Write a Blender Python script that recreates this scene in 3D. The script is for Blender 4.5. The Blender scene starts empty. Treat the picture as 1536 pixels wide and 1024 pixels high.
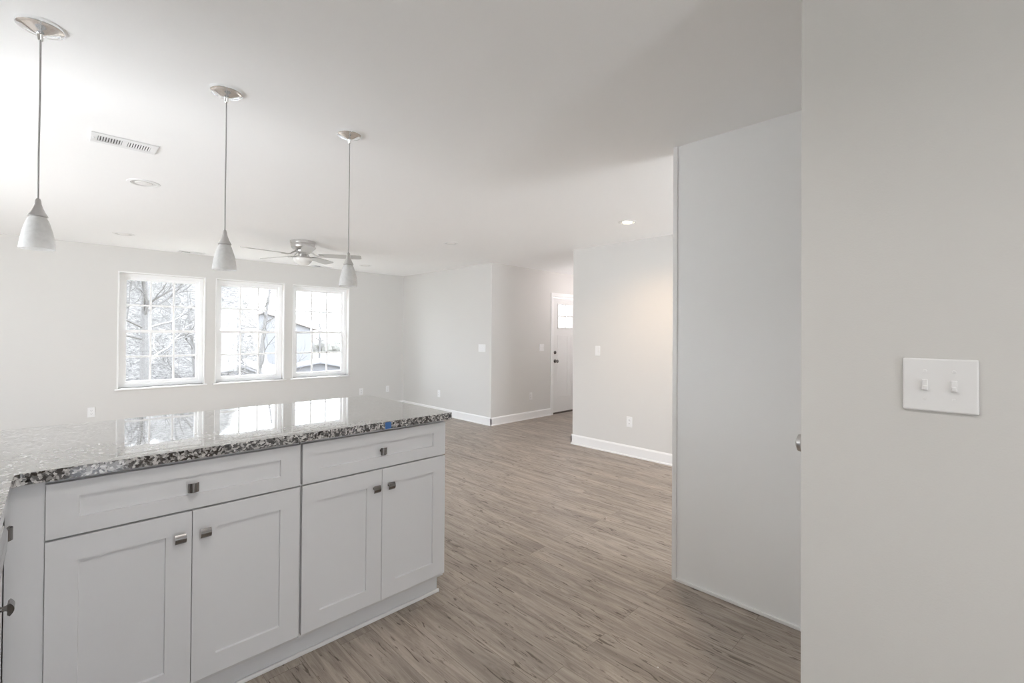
import bpy, bmesh, math, random
from mathutils import Vector, Matrix

SC = bpy.context.scene
COL = SC.collection
PI = math.pi

# ------------------------------------------------------------------ camera
EYE = 1.38
cam_data = bpy.data.cameras.new('camera')
cam = bpy.data.objects.new('camera', cam_data)
COL.objects.link(cam)
SC.camera = cam
_yaw, _roll, _pitch = 0.7785395, 0.0068453, -0.0084467
_c, _s = math.cos(_yaw), math.sin(_yaw)
_A = Matrix(((_c, -_s, 0), (0, 0, -1), (_s, _c, 0)))
_B = Matrix(((1, 0, 0), (0, math.cos(_pitch), -math.sin(_pitch)), (0, math.sin(_pitch), math.cos(_pitch))))
_C = Matrix(((math.cos(_roll), -math.sin(_roll), 0), (math.sin(_roll), math.cos(_roll), 0), (0, 0, 1)))
_R = _C @ _B @ _A
_m = Matrix((_R[0], -_R[1], -_R[2])).transposed().to_4x4()
_m.translation = Vector((0, 0, EYE))
cam.matrix_world = _m
cam_data.sensor_width = 36.0
cam_data.sensor_fit = 'HORIZONTAL'
cam_data.lens = 693.619 / 1536 * 36.0
cam_data.shift_y = -(512 - 494.585) / 1536
cam_data.clip_start = 0.02
cam_data.clip_end = 400

# ------------------------------------------------------------------ world, sun, exposure
vs = SC.view_settings
vs.view_transform = 'Standard'
vs.look = 'None'
vs.gamma = 1.0
vs.use_curve_mapping = False
vs.exposure = 1.51
SC.cycles.diffuse_bounces = 8
SC.cycles.max_bounces = 14
world = bpy.data.worlds.new('sky')
SC.world = world
world.use_nodes = True
bgn = world.node_tree.nodes['Background']
bgn.inputs['Color'].default_value = (0.908, 0.966, 1.058, 1)
bgn.inputs['Strength'].default_value = 2.7
# bright overcast sky above, stronger glow added below the horizon to lift the ceiling
_wt = world.node_tree
_tc = _wt.nodes.new('ShaderNodeTexCoord'); _sx = _wt.nodes.new('ShaderNodeSeparateXYZ'); _rp = _wt.nodes.new('ShaderNodeValToRGB')
_mr = _wt.nodes.new('ShaderNodeMapRange'); _mr.inputs['From Min'].default_value = -0.3; _mr.inputs['From Max'].default_value = 0.3
_rp.color_ramp.elements[0].color = (1.28, 1.32, 1.35, 1)
_rp.color_ramp.elements[1].color = (0.835, 0.905, 1.02, 1)
_wt.links.new(_tc.outputs['Generated'], _sx.inputs['Vector']); _wt.links.new(_sx.outputs['Z'], _mr.inputs['Value'])
_wt.links.new(_mr.outputs['Result'], _rp.inputs['Fac']); _wt.links.new(_rp.outputs['Color'], bgn.inputs['Color'])

sun_data = bpy.data.lights.new('sun', 'SUN')
sun = bpy.data.objects.new('sun', sun_data)
COL.objects.link(sun)
sun_data.energy = 6.0
sun_data.angle = 0.02
sun_data.color = (1.0, 0.98, 0.96)
sun.rotation_euler = Vector((-0.40, -0.60, -0.80)).to_track_quat('-Z', 'Y').to_euler()

# ------------------------------------------------------------------ dimensions
CEIL = 2.4457
YW = 7.618          # window wall
XR = 4.65           # right wall of the living room
YE = 5.15           # foyer wall with the front door
YH = 3.616          # end of the wall with the lit downlight
XP, YP = 2.4986, 1.224   # painted partition
XN, YN = 1.355, 0.322    # near wall with the switch plate
XL = -0.70          # left wall
XLL, YS = -2.7, 2.86  # unseen living room side, set further out to soften its added light
YB = -2.6           # wall behind the camera
CT = 0.9654         # counter top
CU = 0.931          # underside of the counter
YC = 1.9765         # faces of the cabinet doors


# ------------------------------------------------------------------ mesh helpers
class MB:
    """collects shapes, then builds them as one mesh"""
    def __init__(self):
        self.bm = bmesh.new()

    def box(self, x0, y0, z0, x1, y1, z1, bev=0.0, seg=2):
        vs_ = [self.bm.verts.new(p) for p in ((x0, y0, z0), (x1, y0, z0), (x1, y1, z0), (x0, y1, z0),
                                             (x0, y0, z1), (x1, y0, z1), (x1, y1, z1), (x0, y1, z1))]
        fs = [self.bm.faces.new([vs_[i] for i in f]) for f in
              ((3, 2, 1, 0), (4, 5, 6, 7), (0, 1, 5, 4), (1, 2, 6, 5), (2, 3, 7, 6), (3, 0, 4, 7))]
        if bev > 0:
            es = list({e for f in fs for e in f.edges})
            bmesh.ops.bevel(self.bm, geom=es, offset=bev, segments=seg, profile=0.5, affect='EDGES')
        return self

    def lathe(self, prof, cx=0, cy=0, n=32, axis='Z', mat=None):
        """prof: list of (r, z); r = 0 closes the end"""
        rings = []
        for r, z in prof:
            if r <= 1e-6:
                rings.append([self.bm.verts.new((cx, cy, z))])
            else:
                rings.append([self.bm.verts.new((cx + r * math.cos(2 * PI * k / n), cy + r * math.sin(2 * PI * k / n), z)) for k in range(n)])
        for a, b in zip(rings, rings[1:]):
            for k in range(n):
                k2 = (k + 1) % n
                if len(a) == 1 and len(b) == 1:
                    continue
                if len(a) == 1:
                    f = [a[0], b[k], b[k2]]
                elif len(b) == 1:
                    f = [a[k], b[0], a[k2]]
                else:
                    f = [a[k], b[k], b[k2], a[k2]]
                try:
                    self.bm.faces.new(f)
                except ValueError:
                    pass
        return self

    def tube(self, pts, rads, n=8, cap=True):
        prev = None
        up = Vector((0, 0, 1))
        pts = [Vector(p) for p in pts]
        rings = []
        for i, p in enumerate(pts):
            d = (pts[min(i + 1, len(pts) - 1)] - pts[max(i - 1, 0)]).normalized()
            a = d.cross(up if abs(d.z) < 0.95 else Vector((1, 0, 0))).normalized()
            if prev is not None:
                a = (prev - d * prev.dot(d)).normalized() if (prev - d * prev.dot(d)).length > 1e-6 else a
            prev = a
            b = d.cross(a)
            r = rads[i] if isinstance(rads, (list, tuple)) else rads
            rings.append([self.bm.verts.new(p + a * r * math.cos(2 * PI * k / n) + b * r * math.sin(2 * PI * k / n)) for k in range(n)])
        for r0, r1 in zip(rings, rings[1:]):
            for k in range(n):
                self.bm.faces.new((r0[k], r0[(k + 1) % n], r1[(k + 1) % n], r1[k]))
        if cap:
            self.bm.faces.new(rings[0][::-1])
            self.bm.faces.new(rings[-1])
        return self

    def prism(self, outline, z0, z1):
        lo = [self.bm.verts.new((x, y, z0)) for x, y in outline]
        hi = [self.bm.verts.new((x, y, z1)) for x, y in outline]
        n = len(outline)
        self.bm.faces.new(lo[::-1])
        self.bm.faces.new(hi)
        for k in range(n):
            self.bm.faces.new((lo[k], lo[(k + 1) % n], hi[(k + 1) % n], hi[k]))
        return self

    def xf(self, m):
        bmesh.ops.transform(self.bm, matrix=m, verts=self.bm.verts)
        return self

    def build(self, name, mat, parent=None, smooth=False, loc=None):
        bmesh.ops.recalc_face_normals(self.bm, faces=self.bm.faces)
        me = bpy.data.meshes.new(name)
        self.bm.to_mesh(me)
        self.bm.free()
        if smooth:
            for p in me.polygons:
                p.use_smooth = True
            try:
                me.set_sharp_from_angle(angle=math.radians(38))
            except Exception:
                pass
        me.materials.append(mat)
        o = bpy.data.objects.new(name, me)
        COL.objects.link(o)
        if parent is not None:
            o.parent = parent
        if loc is not None:
            o.location = loc
        return o


def tag(o, label=None, cat=None, group=None, kind=None):
    if label: o['label'] = label
    if cat: o['category'] = cat
    if group: o['group'] = group
    if kind: o['kind'] = kind
    return o


def thing(name, label, cat, loc=(0, 0, 0), rz=0.0, group=None, kind=None):
    o = bpy.data.objects.new(name, None)
    o.empty_display_size = 0.05
    COL.objects.link(o)
    o.location = loc
    o.rotation_euler = (0, 0, rz)
    return tag(o, label, cat, group, kind)


def dup(root, loc=None, rz=None, label=None, scale=None):
    r = root.copy(); COL.objects.link(r)
    if loc is not None: r.location = loc
    if rz is not None: r.rotation_euler = (0, 0, rz)
    if label: r['label'] = label
    if scale: r.scale = scale
    for ch in [o for o in root.children]:
        c = ch.copy(); COL.objects.link(c); c.parent = r
        for g in [o for o in ch.children]:
            d = g.copy(); COL.objects.link(d); d.parent = c
    return r


def struct(o, label, cat):
    return tag(o, label, cat, None, 'structure')


# ------------------------------------------------------------------ materials
def mat_new(name):
    m = bpy.data.materials.new(name)
    m.use_nodes = True
    nt = m.node_tree
    return m, nt, nt.nodes['Principled BSDF']


def plain(name, col, rough=0.5, metal=0.0, spec=0.5, bump=0.0, bscale=200.0, var=0.0):
    m, nt, b = mat_new(name)
    b.inputs['Base Color'].default_value = (*col, 1)
    b.inputs['Roughness'].default_value = rough
    b.inputs['Metallic'].default_value = metal
    b.inputs['Specular IOR Level'].default_value = spec
    if bump > 0 or var > 0:
        tc = nt.nodes.new('ShaderNodeTexCoord')
        nz = nt.nodes.new('ShaderNodeTexNoise')
        nz.inputs['Scale'].default_value = bscale
        nz.inputs['Detail'].default_value = 3
        nt.links.new(tc.outputs['Object'], nz.inputs['Vector'])
        if bump > 0:
            bp = nt.nodes.new('ShaderNodeBump')
            bp.inputs['Strength'].default_value = bump
            bp.inputs['Distance'].default_value = 0.002
            nt.links.new(nz.outputs['Fac'], bp.inputs['Height'])
            nt.links.new(bp.outputs['Normal'], b.inputs['Normal'])
        if var > 0:
            rp = nt.nodes.new('ShaderNodeValToRGB')
            rp.color_ramp.elements[0].position = 0.3
            rp.color_ramp.elements[1].position = 0.7
            rp.color_ramp.elements[0].color = (*[c * (1 - var) for c in col], 1)
            rp.color_ramp.elements[1].color = (*[min(1, c * (1 + var)) for c in col], 1)
            nt.links.new(nz.outputs['Fac'], rp.inputs['Fac'])
            nt.links.new(rp.outputs['Color'], b.inputs['Base Color'])
    return m


def floor_mat():
    m, nt, b = mat_new('oak_vinyl_plank')
    N, L = nt.nodes, nt.links
    tc = N.new('ShaderNodeTexCoord')
    sep = N.new('ShaderNodeSeparateXYZ')
    L.new(tc.outputs['Object'], sep.inputs['Vector'])
    com = N.new('ShaderNodeCombineXYZ')      # planks run along Y
    L.new(sep.outputs['Y'], com.inputs['X'])
    L.new(sep.outputs['X'], com.inputs['Y'])
    br = N.new('ShaderNodeTexBrick')
    br.offset = 0.37
    br.inputs['Scale'].default_value = 1.0
    br.inputs['Brick Width'].default_value = 1.22
    br.inputs['Row Height'].default_value = 0.152
    br.inputs['Mortar Size'].default_value = 0.0011
    br.inputs['Mortar Smooth'].default_value = 0.0
    br.inputs['Color1'].default_value = (0, 0, 0, 1)
    br.inputs['Color2'].default_value = (1, 1, 1, 1)
    br.inputs['Mortar'].default_value = (0.5, 0.5, 0.5, 1)
    L.new(com.outputs['Vector'], br.inputs['Vector'])
    # shift the grain from plank to plank
    sc = N.new('ShaderNodeVectorMath'); sc.operation = 'SCALE'
    sc.inputs['Scale'].default_value = 37.0
    L.new(br.outputs['Color'], sc.inputs[0])
    ad = N.new('ShaderNodeVectorMath'); ad.operation = 'ADD'
    L.new(com.outputs['Vector'], ad.inputs[0]); L.new(sc.outputs['Vector'], ad.inputs[1])

    def stretched(sx, sy):
        mp = N.new('ShaderNodeMapping')
        mp.inputs['Scale'].default_value = (sx, sy, 1)
        L.new(ad.outputs['Vector'], mp.inputs['Vector'])
        return mp

    def noise(sx, sy, det, dist, rough=0.6):
        mp = stretched(sx, sy)
        n = N.new('ShaderNodeTexNoise')
        n.inputs['Scale'].default_value = 1
        n.inputs['Detail'].default_value = det
        n.inputs['Roughness'].default_value = rough
        n.inputs['Distortion'].default_value = dist
        L.new(mp.outputs['Vector'], n.inputs['Vector'])
        return n

    grain = noise(2.2, 26, 8, 1.3, 0.72)
    r1 = N.new('ShaderNodeValToRGB')
    e = r1.color_ramp.elements
    e[0].position = 0.30; e[0].color = (0.205, 0.172, 0.144, 1)
    e[1].position = 0.72; e[1].color = (0.515, 0.463, 0.411, 1)
    k = e.new(0.5); k.color = (0.37, 0.322, 0.277, 1)
    L.new(grain.outputs['Fac'], r1.inputs['Fac'])
    # broad tone drift
    broad = noise(1.1, 7, 3, 0.6)
    r2 = N.new('ShaderNodeValToRGB')
    r2.color_ramp.elements[0].position = 0.3; r2.color_ramp.elements[0].color = (0.80, 0.79, 0.79, 1)
    r2.color_ramp.elements[1].position = 0.7; r2.color_ramp.elements[1].color = (1.14, 1.13, 1.12, 1)
    L.new(broad.outputs['Fac'], r2.inputs['Fac'])
    mx = N.new('ShaderNodeMix'); mx.data_type = 'RGBA'; mx.blend_type = 'MULTIPLY'
    mx.inputs['Factor'].default_value = 1
    L.new(r1.outputs['Color'], mx.inputs['A']); L.new(r2.outputs['Color'], mx.inputs['B'])
    # plank to plank tone
    r3 = N.new('ShaderNodeValToRGB')
    r3.color_ramp.elements[0].color = (0.93, 0.925, 0.92, 1)
    r3.color_ramp.elements[1].color = (1.06, 1.055, 1.05, 1)
    L.new(br.outputs['Color'], r3.inputs['Fac'])
    mx2 = N.new('ShaderNodeMix'); mx2.data_type = 'RGBA'; mx2.blend_type = 'MULTIPLY'
    mx2.inputs['Factor'].default_value = 1
    L.new(mx.outputs['Result'], mx2.inputs['A']); L.new(r3.outputs['Color'], mx2.inputs['B'])
    # short dark cracks and knots
    crack = noise(6.5, 48, 3, 1.2, 0.55)
    r4 = N.new('ShaderNodeValToRGB')
    r4.color_ramp.elements[0].position = 0.61; r4.color_ramp.elements[0].color = (1, 1, 1, 1)
    r4.color_ramp.elements[1].position = 0.67; r4.color_ramp.elements[1].color = (0.40, 0.37, 0.35, 1)
    L.new(crack.outputs['Fac'], r4.inputs['Fac'])
    mx3 = N.new('ShaderNodeMix'); mx3.data_type = 'RGBA'; mx3.blend_type = 'MULTIPLY'
    mx3.inputs['Factor'].default_value = 1
    L.new(mx2.outputs['Result'], mx3.inputs['A']); L.new(r4.outputs['Color'], mx3.inputs['B'])
    # seams
    mx4 = N.new('ShaderNodeMix'); mx4.data_type = 'RGBA'; mx4.blend_type = 'MULTIPLY'
    L.new(br.outputs['Fac'], mx4.inputs['Factor'])
    L.new(mx3.outputs['Result'], mx4.inputs['A'])
    mx4.inputs['B'].default_value = (0.62, 0.60, 0.58, 1)
    L.new(mx4.outputs['Result'], b.inputs['Base Color'])
    b.inputs['Roughness'].default_value = 0.42
    b.inputs['Specular IOR Level'].default_value = 0.45
    bp = N.new('ShaderNodeBump')
    bp.inputs['Strength'].default_value = 0.25
    bp.inputs['Distance'].default_value = 0.002
    L.new(grain.outputs['Fac'], bp.inputs['Height'])
    L.new(bp.outputs['Normal'], b.inputs['Normal'])
    return m


def granite_mat():
    m, nt, b = mat_new('speckled_granite')
    N, L = nt.nodes, nt.links
    tc = N.new('ShaderNodeTexCoord')
    nz = N.new('ShaderNodeTexNoise')
    nz.inputs['Scale'].default_value = 40; nz.inputs['Detail'].default_value = 2
    L.new(tc.outputs['Object'], nz.inputs['Vector'])
    mxv = N.new('ShaderNodeMix'); mxv.data_type = 'VECTOR'
    mxv.inputs['Factor'].default_value = 0.02
    L.new(tc.outputs['Object'], mxv.inputs['A']); L.new(nz.outputs['Color'], mxv.inputs['B'])
    v1 = N.new('ShaderNodeTexVoronoi'); v1.inputs['Scale'].default_value = 150
    L.new(mxv.outputs['Result'], v1.inputs['Vector'])
    sp = N.new('ShaderNodeSeparateColor')
    L.new(v1.outputs['Color'], sp.inputs['Color'])
    r = N.new('ShaderNodeValToRGB'); r.color_ramp.interpolation = 'CONSTANT'
    e = r.color_ramp.elements
    e[0].position = 0.0; e[0].color = (0.006, 0.006, 0.007, 1)
    e[1].position = 0.30; e[1].color = (0.10, 0.098, 0.098, 1)
    for p, c in ((0.46, (0.24, 0.235, 0.23)), (0.62, (0.42, 0.41, 0.40)), (0.85, (0.62, 0.61, 0.60))):
        k = e.new(p); k.color = (*c, 1)
    L.new(sp.outputs['Red'], r.inputs['Fac'])
    L.new(r.outputs['Color'], b.inputs['Base Color'])
    b.inputs['Roughness'].default_value = 0.035
    b.inputs['IOR'].default_value = 1.6
    b.inputs['Coat Weight'].default_value = 1.0
    b.inputs['Coat Roughness'].default_value = 0.02
    b.inputs['Coat IOR'].default_value = 1.8
    return m


def glass_pane_mat():
    m = bpy.data.materials.new('window_glass')
    m.use_nodes = True
    nt = m.node_tree
    nt.nodes.clear()
    out = nt.nodes.new('ShaderNodeOutputMaterial')
    tr = nt.nodes.new('ShaderNodeBsdfTransparent')
    tr.inputs['Color'].default_value = (0.97, 0.985, 0.98, 1)
    gl = nt.nodes.new('ShaderNodeBsdfGlossy')
    gl.inputs['Roughness'].default_value = 0.0
    lw = nt.nodes.new('ShaderNodeLayerWeight'); lw.inputs['Blend'].default_value = 0.5
    pw = nt.nodes.new('ShaderNodeMath'); pw.operation = 'POWER'; pw.inputs[1].default_value = 5
    nt.links.new(lw.outputs['Facing'], pw.inputs[0])
    fr = nt.nodes.new('ShaderNodeMath'); fr.operation = 'MULTIPLY_ADD'
    fr.inputs[1].default_value = 0.96; fr.inputs[2].default_value = 0.04
    nt.links.new(pw.outputs[0], fr.inputs[0])
    mx = nt.nodes.new('ShaderNodeMixShader')
    nt.links.new(fr.outputs[0], mx.inputs['Fac'])
    nt.links.new(tr.outputs['BSDF'], mx.inputs[1])
    nt.links.new(gl.outputs['BSDF'], mx.inputs[2])
    nt.links.new(mx.outputs['Shader'], out.inputs['Surface'])
    return m


def frosted_mat():
    m, nt, b = mat_new('alabaster_glass')
    N, L = nt.nodes, nt.links
    tc = N.new('ShaderNodeTexCoord')
    nz = N.new('ShaderNodeTexNoise'); nz.inputs['Scale'].default_value = 45; nz.inputs['Detail'].default_value = 4
    nz.inputs['Distortion'].default_value = 1.0
    L.new(tc.outputs['Object'], nz.inputs['Vector'])
    r = N.new('ShaderNodeValToRGB')
    r.color_ramp.elements[0].position = 0.35; r.color_ramp.elements[0].color = (0.87, 0.868, 0.86, 1)
    r.color_ramp.elements[1].position = 0.65; r.color_ramp.elements[1].color = (0.94, 0.937, 0.93, 1)
    L.new(nz.outputs['Fac'], r.inputs['Fac'])
    L.new(r.outputs['Color'], b.inputs['Base Color'])
    b.inputs['Roughness'].default_value = 0.3
    tl = N.new('ShaderNodeBsdfTranslucent')
    L.new(r.outputs['Color'], tl.inputs['Color'])
    mx = N.new('ShaderNodeMixShader'); mx.inputs['Fac'].default_value = 0.5
    L.new(b.outputs['BSDF'], mx.inputs[1]); L.new(tl.outputs['BSDF'], mx.inputs[2])
    L.new(mx.outputs['Shader'], N['Material Output'].inputs['Surface'])
    return m


def emit_mat(name, col, st):
    m, nt, b = mat_new(name)
    b.inputs['Base Color'].default_value = (0.9, 0.9, 0.88, 1)
    b.inputs['Emission Color'].default_value = (*col, 1)
    b.inputs['Emission Strength'].default_value = st
    return m


M_WALL = plain('wall_paint', (0.70, 0.69, 0.668), 0.75, bump=0.12, bscale=260)
M_CEIL = plain('ceiling_paint', (0.97, 0.97, 0.97), 0.85, bump=0.10, bscale=220)
M_TRIM = plain('trim_paint', (0.88, 0.88, 0.875), 0.38, bump=0.03, bscale=90)
M_PANEL = plain('partition_paint', (0.92, 0.925, 0.925), 0.5, bump=0.05, bscale=200)
M_CAB = plain('cabinet_lacquer', (0.775, 0.778, 0.79), 0.36, bump=0.02, bscale=120)
M_CABIN = plain('cabinet_carcass', (0.74, 0.74, 0.735), 0.5, bump=0.02, bscale=120)
M_FLOOR = floor_mat()
M_GRAN = granite_mat()
M_GLASS = glass_pane_mat()
M_FROST = frosted_mat()
M_NICKEL = plain('brushed_nickel', (0.62, 0.61, 0.60), 0.30, metal=1.0, bump=0.03, bscale=500)
M_NICKELD = plain('dark_nickel', (0.27, 0.26, 0.255), 0.22, metal=1.0, bump=0.02, bscale=500)
M_CHROME = plain('polished_chrome', (0.95, 0.955, 0.96), 0.08, metal=1.0, bump=0.01, bscale=60)
M_STEEL = plain('stainless_steel', (0.50, 0.50, 0.51), 0.22, metal=1.0, bump=0.03, bscale=300)
M_CORD = plain('silver_cord', (0.40, 0.395, 0.385), 0.5, bump=0.2, bscale=900)
M_PLATE = plain('white_plastic', (0.86, 0.86, 0.86), 0.28, bump=0.01, bscale=80)
M_SLOT = plain('slot_shadow_grey', (0.14, 0.14, 0.14), 0.6, bump=0.05, bscale=300)
M_VENTSHADE = plain('duct_shade', (0.10, 0.10, 0.10), 0.7, bump=0.05, bscale=100)
M_VINYL = plain('window_vinyl', (0.94, 0.94, 0.94), 0.35, bump=0.02, bscale=80)
M_BLADE = plain('fan_blade_laminate', (0.52, 0.51, 0.495), 0.4, bump=0.05, bscale=60)
M_BOWL = plain('fan_bowl_glass', (0.84, 0.83, 0.80), 0.25, bump=0.02, bscale=60)
M_BAFF = plain('downlight_baffle', (0.72, 0.715, 0.70), 0.45, bump=0.05, bscale=300)
M_BULBOFF = plain('unlit_bulb', (0.88, 0.87, 0.85), 0.3, bump=0.02, bscale=60)
M_LIT = emit_mat('lit_bulb', (1.0, 0.86, 0.66), 9.0)
M_TAPE = plain('blue_tape', (0.05, 0.16, 0.42), 0.6, bump=0.1, bscale=400)
M_BLACK = plain('dark_rubber', (0.02, 0.02, 0.02), 0.6, bump=0.1, bscale=200)
M_DOORW = plain('door_enamel', (0.83, 0.83, 0.82), 0.35, bump=0.02, bscale=80)
M_BARK = plain('pale_bark', (0.17, 0.16, 0.155), 0.9, bump=0.6, bscale=30, var=0.15)
M_GRASS = plain('winter_lawn', (0.125, 0.12, 0.10), 0.95, bump=0.5, bscale=6, var=0.12)
M_ROAD = plain('pale_road', (0.36, 0.36, 0.365), 0.9, bump=0.2, bscale=8, var=0.05)
M_SIDING = plain('pale_siding', (0.27, 0.265, 0.275), 0.8, bump=0.1, bscale=12, var=0.04)
M_ROOF = plain('pale_shingle', (0.23, 0.22, 0.225), 0.9, bump=0.5, bscale=14, var=0.08)
M_ROOFD = plain('brown_shingle', (0.22, 0.19, 0.175), 0.9, bump=0.5, bscale=14, var=0.08)
M_HWIN = plain('house_window', (0.12, 0.125, 0.13), 0.2, bump=0.02, bscale=10)
M_HEDGE = plain('far_brush', (0.20, 0.19, 0.17), 0.95, bump=0.8, bscale=5, var=0.2)
M_CHIP = plain('paint_chip', (0.85, 0.85, 0.84), 0.6, bump=0.1, bscale=300)


# ------------------------------------------------------------------ the room shell
def wall_cells(mb, axis, p0, p1, a0, a1, z0, z1, holes):
    """wall slab between p0..p1 (its thickness) running a0..a1; holes = (a, b, za, zb)"""
    As = sorted({a0, a1, *[h[0] for h in holes], *[h[1] for h in holes]})
    Zs = sorted({z0, z1, *[h[2] for h in holes], *[h[3] for h in holes]})
    bm = mb.bm
    cache = {}

    def V(a, p, z):
        k = (round(a, 5), round(p, 5), round(z, 5))
        if k not in cache:
            cache[k] = bm.verts.new((a, p, z) if axis == 'X' else (p, a, z))
        return cache[k]

    def solid(i, j):
        if i < 0 or j < 0 or i >= len(As) - 1 or j >= len(Zs) - 1:
            return False
        ca, cz = (As[i] + As[i + 1]) / 2, (Zs[j] + Zs[j + 1]) / 2
        return not any(h[0] < ca < h[1] and h[2] < cz < h[3] for h in holes)

    for i in range(len(As) - 1):
        for j in range(len(Zs) - 1):
            if not solid(i, j):
                continue
            a, b, c, d = As[i], As[i + 1], Zs[j], Zs[j + 1]
            bm.faces.new((V(a, p0, c), V(b, p0, c), V(b, p0, d), V(a, p0, d)))
            bm.faces.new((V(a, p1, c), V(a, p1, d), V(b, p1, d), V(b, p1, c)))
            if not solid(i - 1, j): bm.faces.new((V(a, p0, c), V(a, p0, d), V(a, p1, d), V(a, p1, c)))
            if not solid(i + 1, j): bm.faces.new((V(b, p0, c), V(b, p1, c), V(b, p1, d), V(b, p0, d)))
            if not solid(i, j - 1): bm.faces.new((V(a, p0, c), V(a, p1, c), V(b, p1, c), V(b, p0, c)))
            if not solid(i, j + 1): bm.faces.new((V(a, p0, d), V(b, p0, d), V(b, p1, d), V(a, p1, d)))
    return mb


WIN = [(0.564, 1.474), (1.6226, 2.5218), (2.6698, 3.569)]
WZ0, WZ1 = 0.655, 2.122
XF = 7.35          # far end of the foyer

FOOT = [(XL - .15, YB - .15), (XR + .12, YB - .15), (XR + .12, YH - .12), (XF + .12, YH - .12), (XF + .12, YE + .12),
        (XR + .12, YE + .12), (XR + .12, YW + .16), (XLL - .15, YW + .16), (XLL - .15, YS - .12), (XL - .15, YS - .12)]
struct(MB().prism(FOOT, -0.12, 0.0).build('floor', M_FLOOR),
       'greyish brown wood plank floor running through the open room', 'floor')
struct(MB().prism(FOOT, CEIL, CEIL + 0.12).build('ceiling', M_CEIL),
       'smooth pale ceiling over kitchen and living room', 'ceiling')
struct(wall_cells(MB(), 'X', YW, YW + .16, XLL - .15, XR, 0, CEIL, [(a, b, WZ0, WZ1) for a, b in WIN]).build('wall_far', M_WALL),
       'pale wall with three windows at the far end of the living room', 'wall')
struct(wall_cells(MB(), 'Y', XL - .15, XL, YB, YS, 0, CEIL, [(2.1, 2.70, 1.08, 1.95)]).build('wall_left', M_WALL), 'pale wall behind the left counter run', 'wall')  # opening above the counter is added out of view for more light
struct(MB().box(XLL - .15, YS - .12, 0, XL - .15, YS, CEIL).build('wall_dining', M_WALL), 'wall between kitchen and living room on the left', 'wall')
struct(wall_cells(MB(), 'Y', XLL - .15, XLL, YS, YW, 0, CEIL, [(2.95, 5.2, .02, 2.30)]).build('wall_living_left', M_WALL),  # unseen opening put in to flood the living room with sky light
       'left wall of the living room with a wide opening added to let in light', 'wall')
# solid block between the living room and the foyer: its two faces are the two walls with the corner
struct(wall_cells(MB(), 'Y', XR, XR + .12, YE + .12, YW + .16, 0, CEIL, []).build('wall_right', M_WALL),
       'pale living room wall with a triple switch, right of the windows', 'wall')
DX0, DX1, DZ1 = 6.071, 6.985, 2.008
struct(wall_cells(MB(), 'X', YE, YE + .12, XR, XF, 0, CEIL, [(DX0, DX1, 0, DZ1 + .012)]).build('wall_entry', M_WALL),
       'shaded foyer wall that holds the white front door', 'wall')
struct(MB().box(XR, YB, 0, XR + .12, YH, CEIL).build('wall_hall', M_WALL),
       'pale wall under the lit downlight, right of the foyer', 'wall')
struct(MB().box(XR + .12, YH - .12, 0, XF, YH, CEIL).build('wall_foyer', M_WALL), 'side wall of the foyer', 'wall')
struct(MB().box(XF, YH - .12, 0, XF + .12, YE + .12, CEIL).build('wall_foyer_end', M_WALL), 'end wall of the foyer', 'wall')
struct(MB().box(XP, YB, 0, XP + .115, YP, CEIL).build('wall_partition', M_PANEL),
       'tall white partition with a thin corner bead, between the two grey walls', 'wall')
struct(MB().box(XN, YB, 0, XN + .115, YN, CEIL).build('wall_near', M_WALL),
       'near grey wall with the double switch at the right edge', 'wall')
struct(wall_cells(MB(), 'X', YN - .115, YN, XN + .115, XP, 0, CEIL, [(1.515, 2.277, 0, 2.045)]).build('wall_pantry', M_WALL),
       'short wall around the pantry door', 'wall')
struct(wall_cells(MB(), 'X', YB - .15, YB, XL - .15, XR + .12, 0, CEIL, [(0.12, 0.56, 0.02, 2.2), (2.75, 4.5, .02, 2.15)]).build('wall_back', M_WALL),  # both openings are added, unseen, to light kitchen and hall from behind
       'kitchen wall behind the viewpoint with openings added to let in light', 'wall')


# baseboards: a board with a sloped top edge
def baseboard(name, run, label):
    """run = list of ((x0, y0), (x1, y1), (nx, ny)) along wall faces; n points into the room"""
    mb = MB()
    H_, T_ = 0.1216, 0.014
    prof = [(0, 0), (T_ + .006, 0), (T_ + .006, .012), (T_, .018), (T_, H_ - .016), (T_ * .55, H_ - .004), (T_ * .4, H_), (0, H_)]
    for (x0, y0), (x1, y1), (nx, ny) in run:
        lo = [mb.bm.verts.new((x0 + nx * t, y0 + ny * t, z)) for t, z in prof]
        hi = [mb.bm.verts.new((x1 + nx * t, y1 + ny * t, z)) for t, z in prof]
        n = len(prof)
        for k in range(n):
            mb.bm.faces.new((lo[k], lo[(k + 1) % n], hi[(k + 1) % n], hi[k]))
        mb.bm.faces.new(lo[::-1]); mb.bm.faces.new(hi)
    return struct(mb.build(name, M_TRIM), label, 'baseboard')


baseboard('baseboard_far', [((XLL, YW), (XR, YW), (0, -1))], 'white baseboard under the three windows')
baseboard('baseboard_right', [((XR, YE - .014), (XR, YW), (-1, 0))], 'white baseboard under the triple switch')
baseboard('baseboard_entry', [((XR - .014, YE), (DX0 - .064, YE), (0, -1))], 'white baseboard in the foyer left of the front door')
baseboard('baseboard_hall', [((XR, YB), (XR, YH + .014), (-1, 0)), ((XR - .014, YH), (XF, YH), (0, 1))], 'white baseboard under the single switch')
struct(MB().box(XP - .008, YP - .022, 0, XP, YP + .004, CEIL, .002).build('trim_1', M_TRIM), 'thin white corner strip on the partition edge', 'trim')
struct(MB().box(XP - .012, YN, 0, XP, YP - .022, .019, .004).build('trim_2', M_TRIM), 'narrow white shoe strip at the foot of the partition', 'trim')


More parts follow.
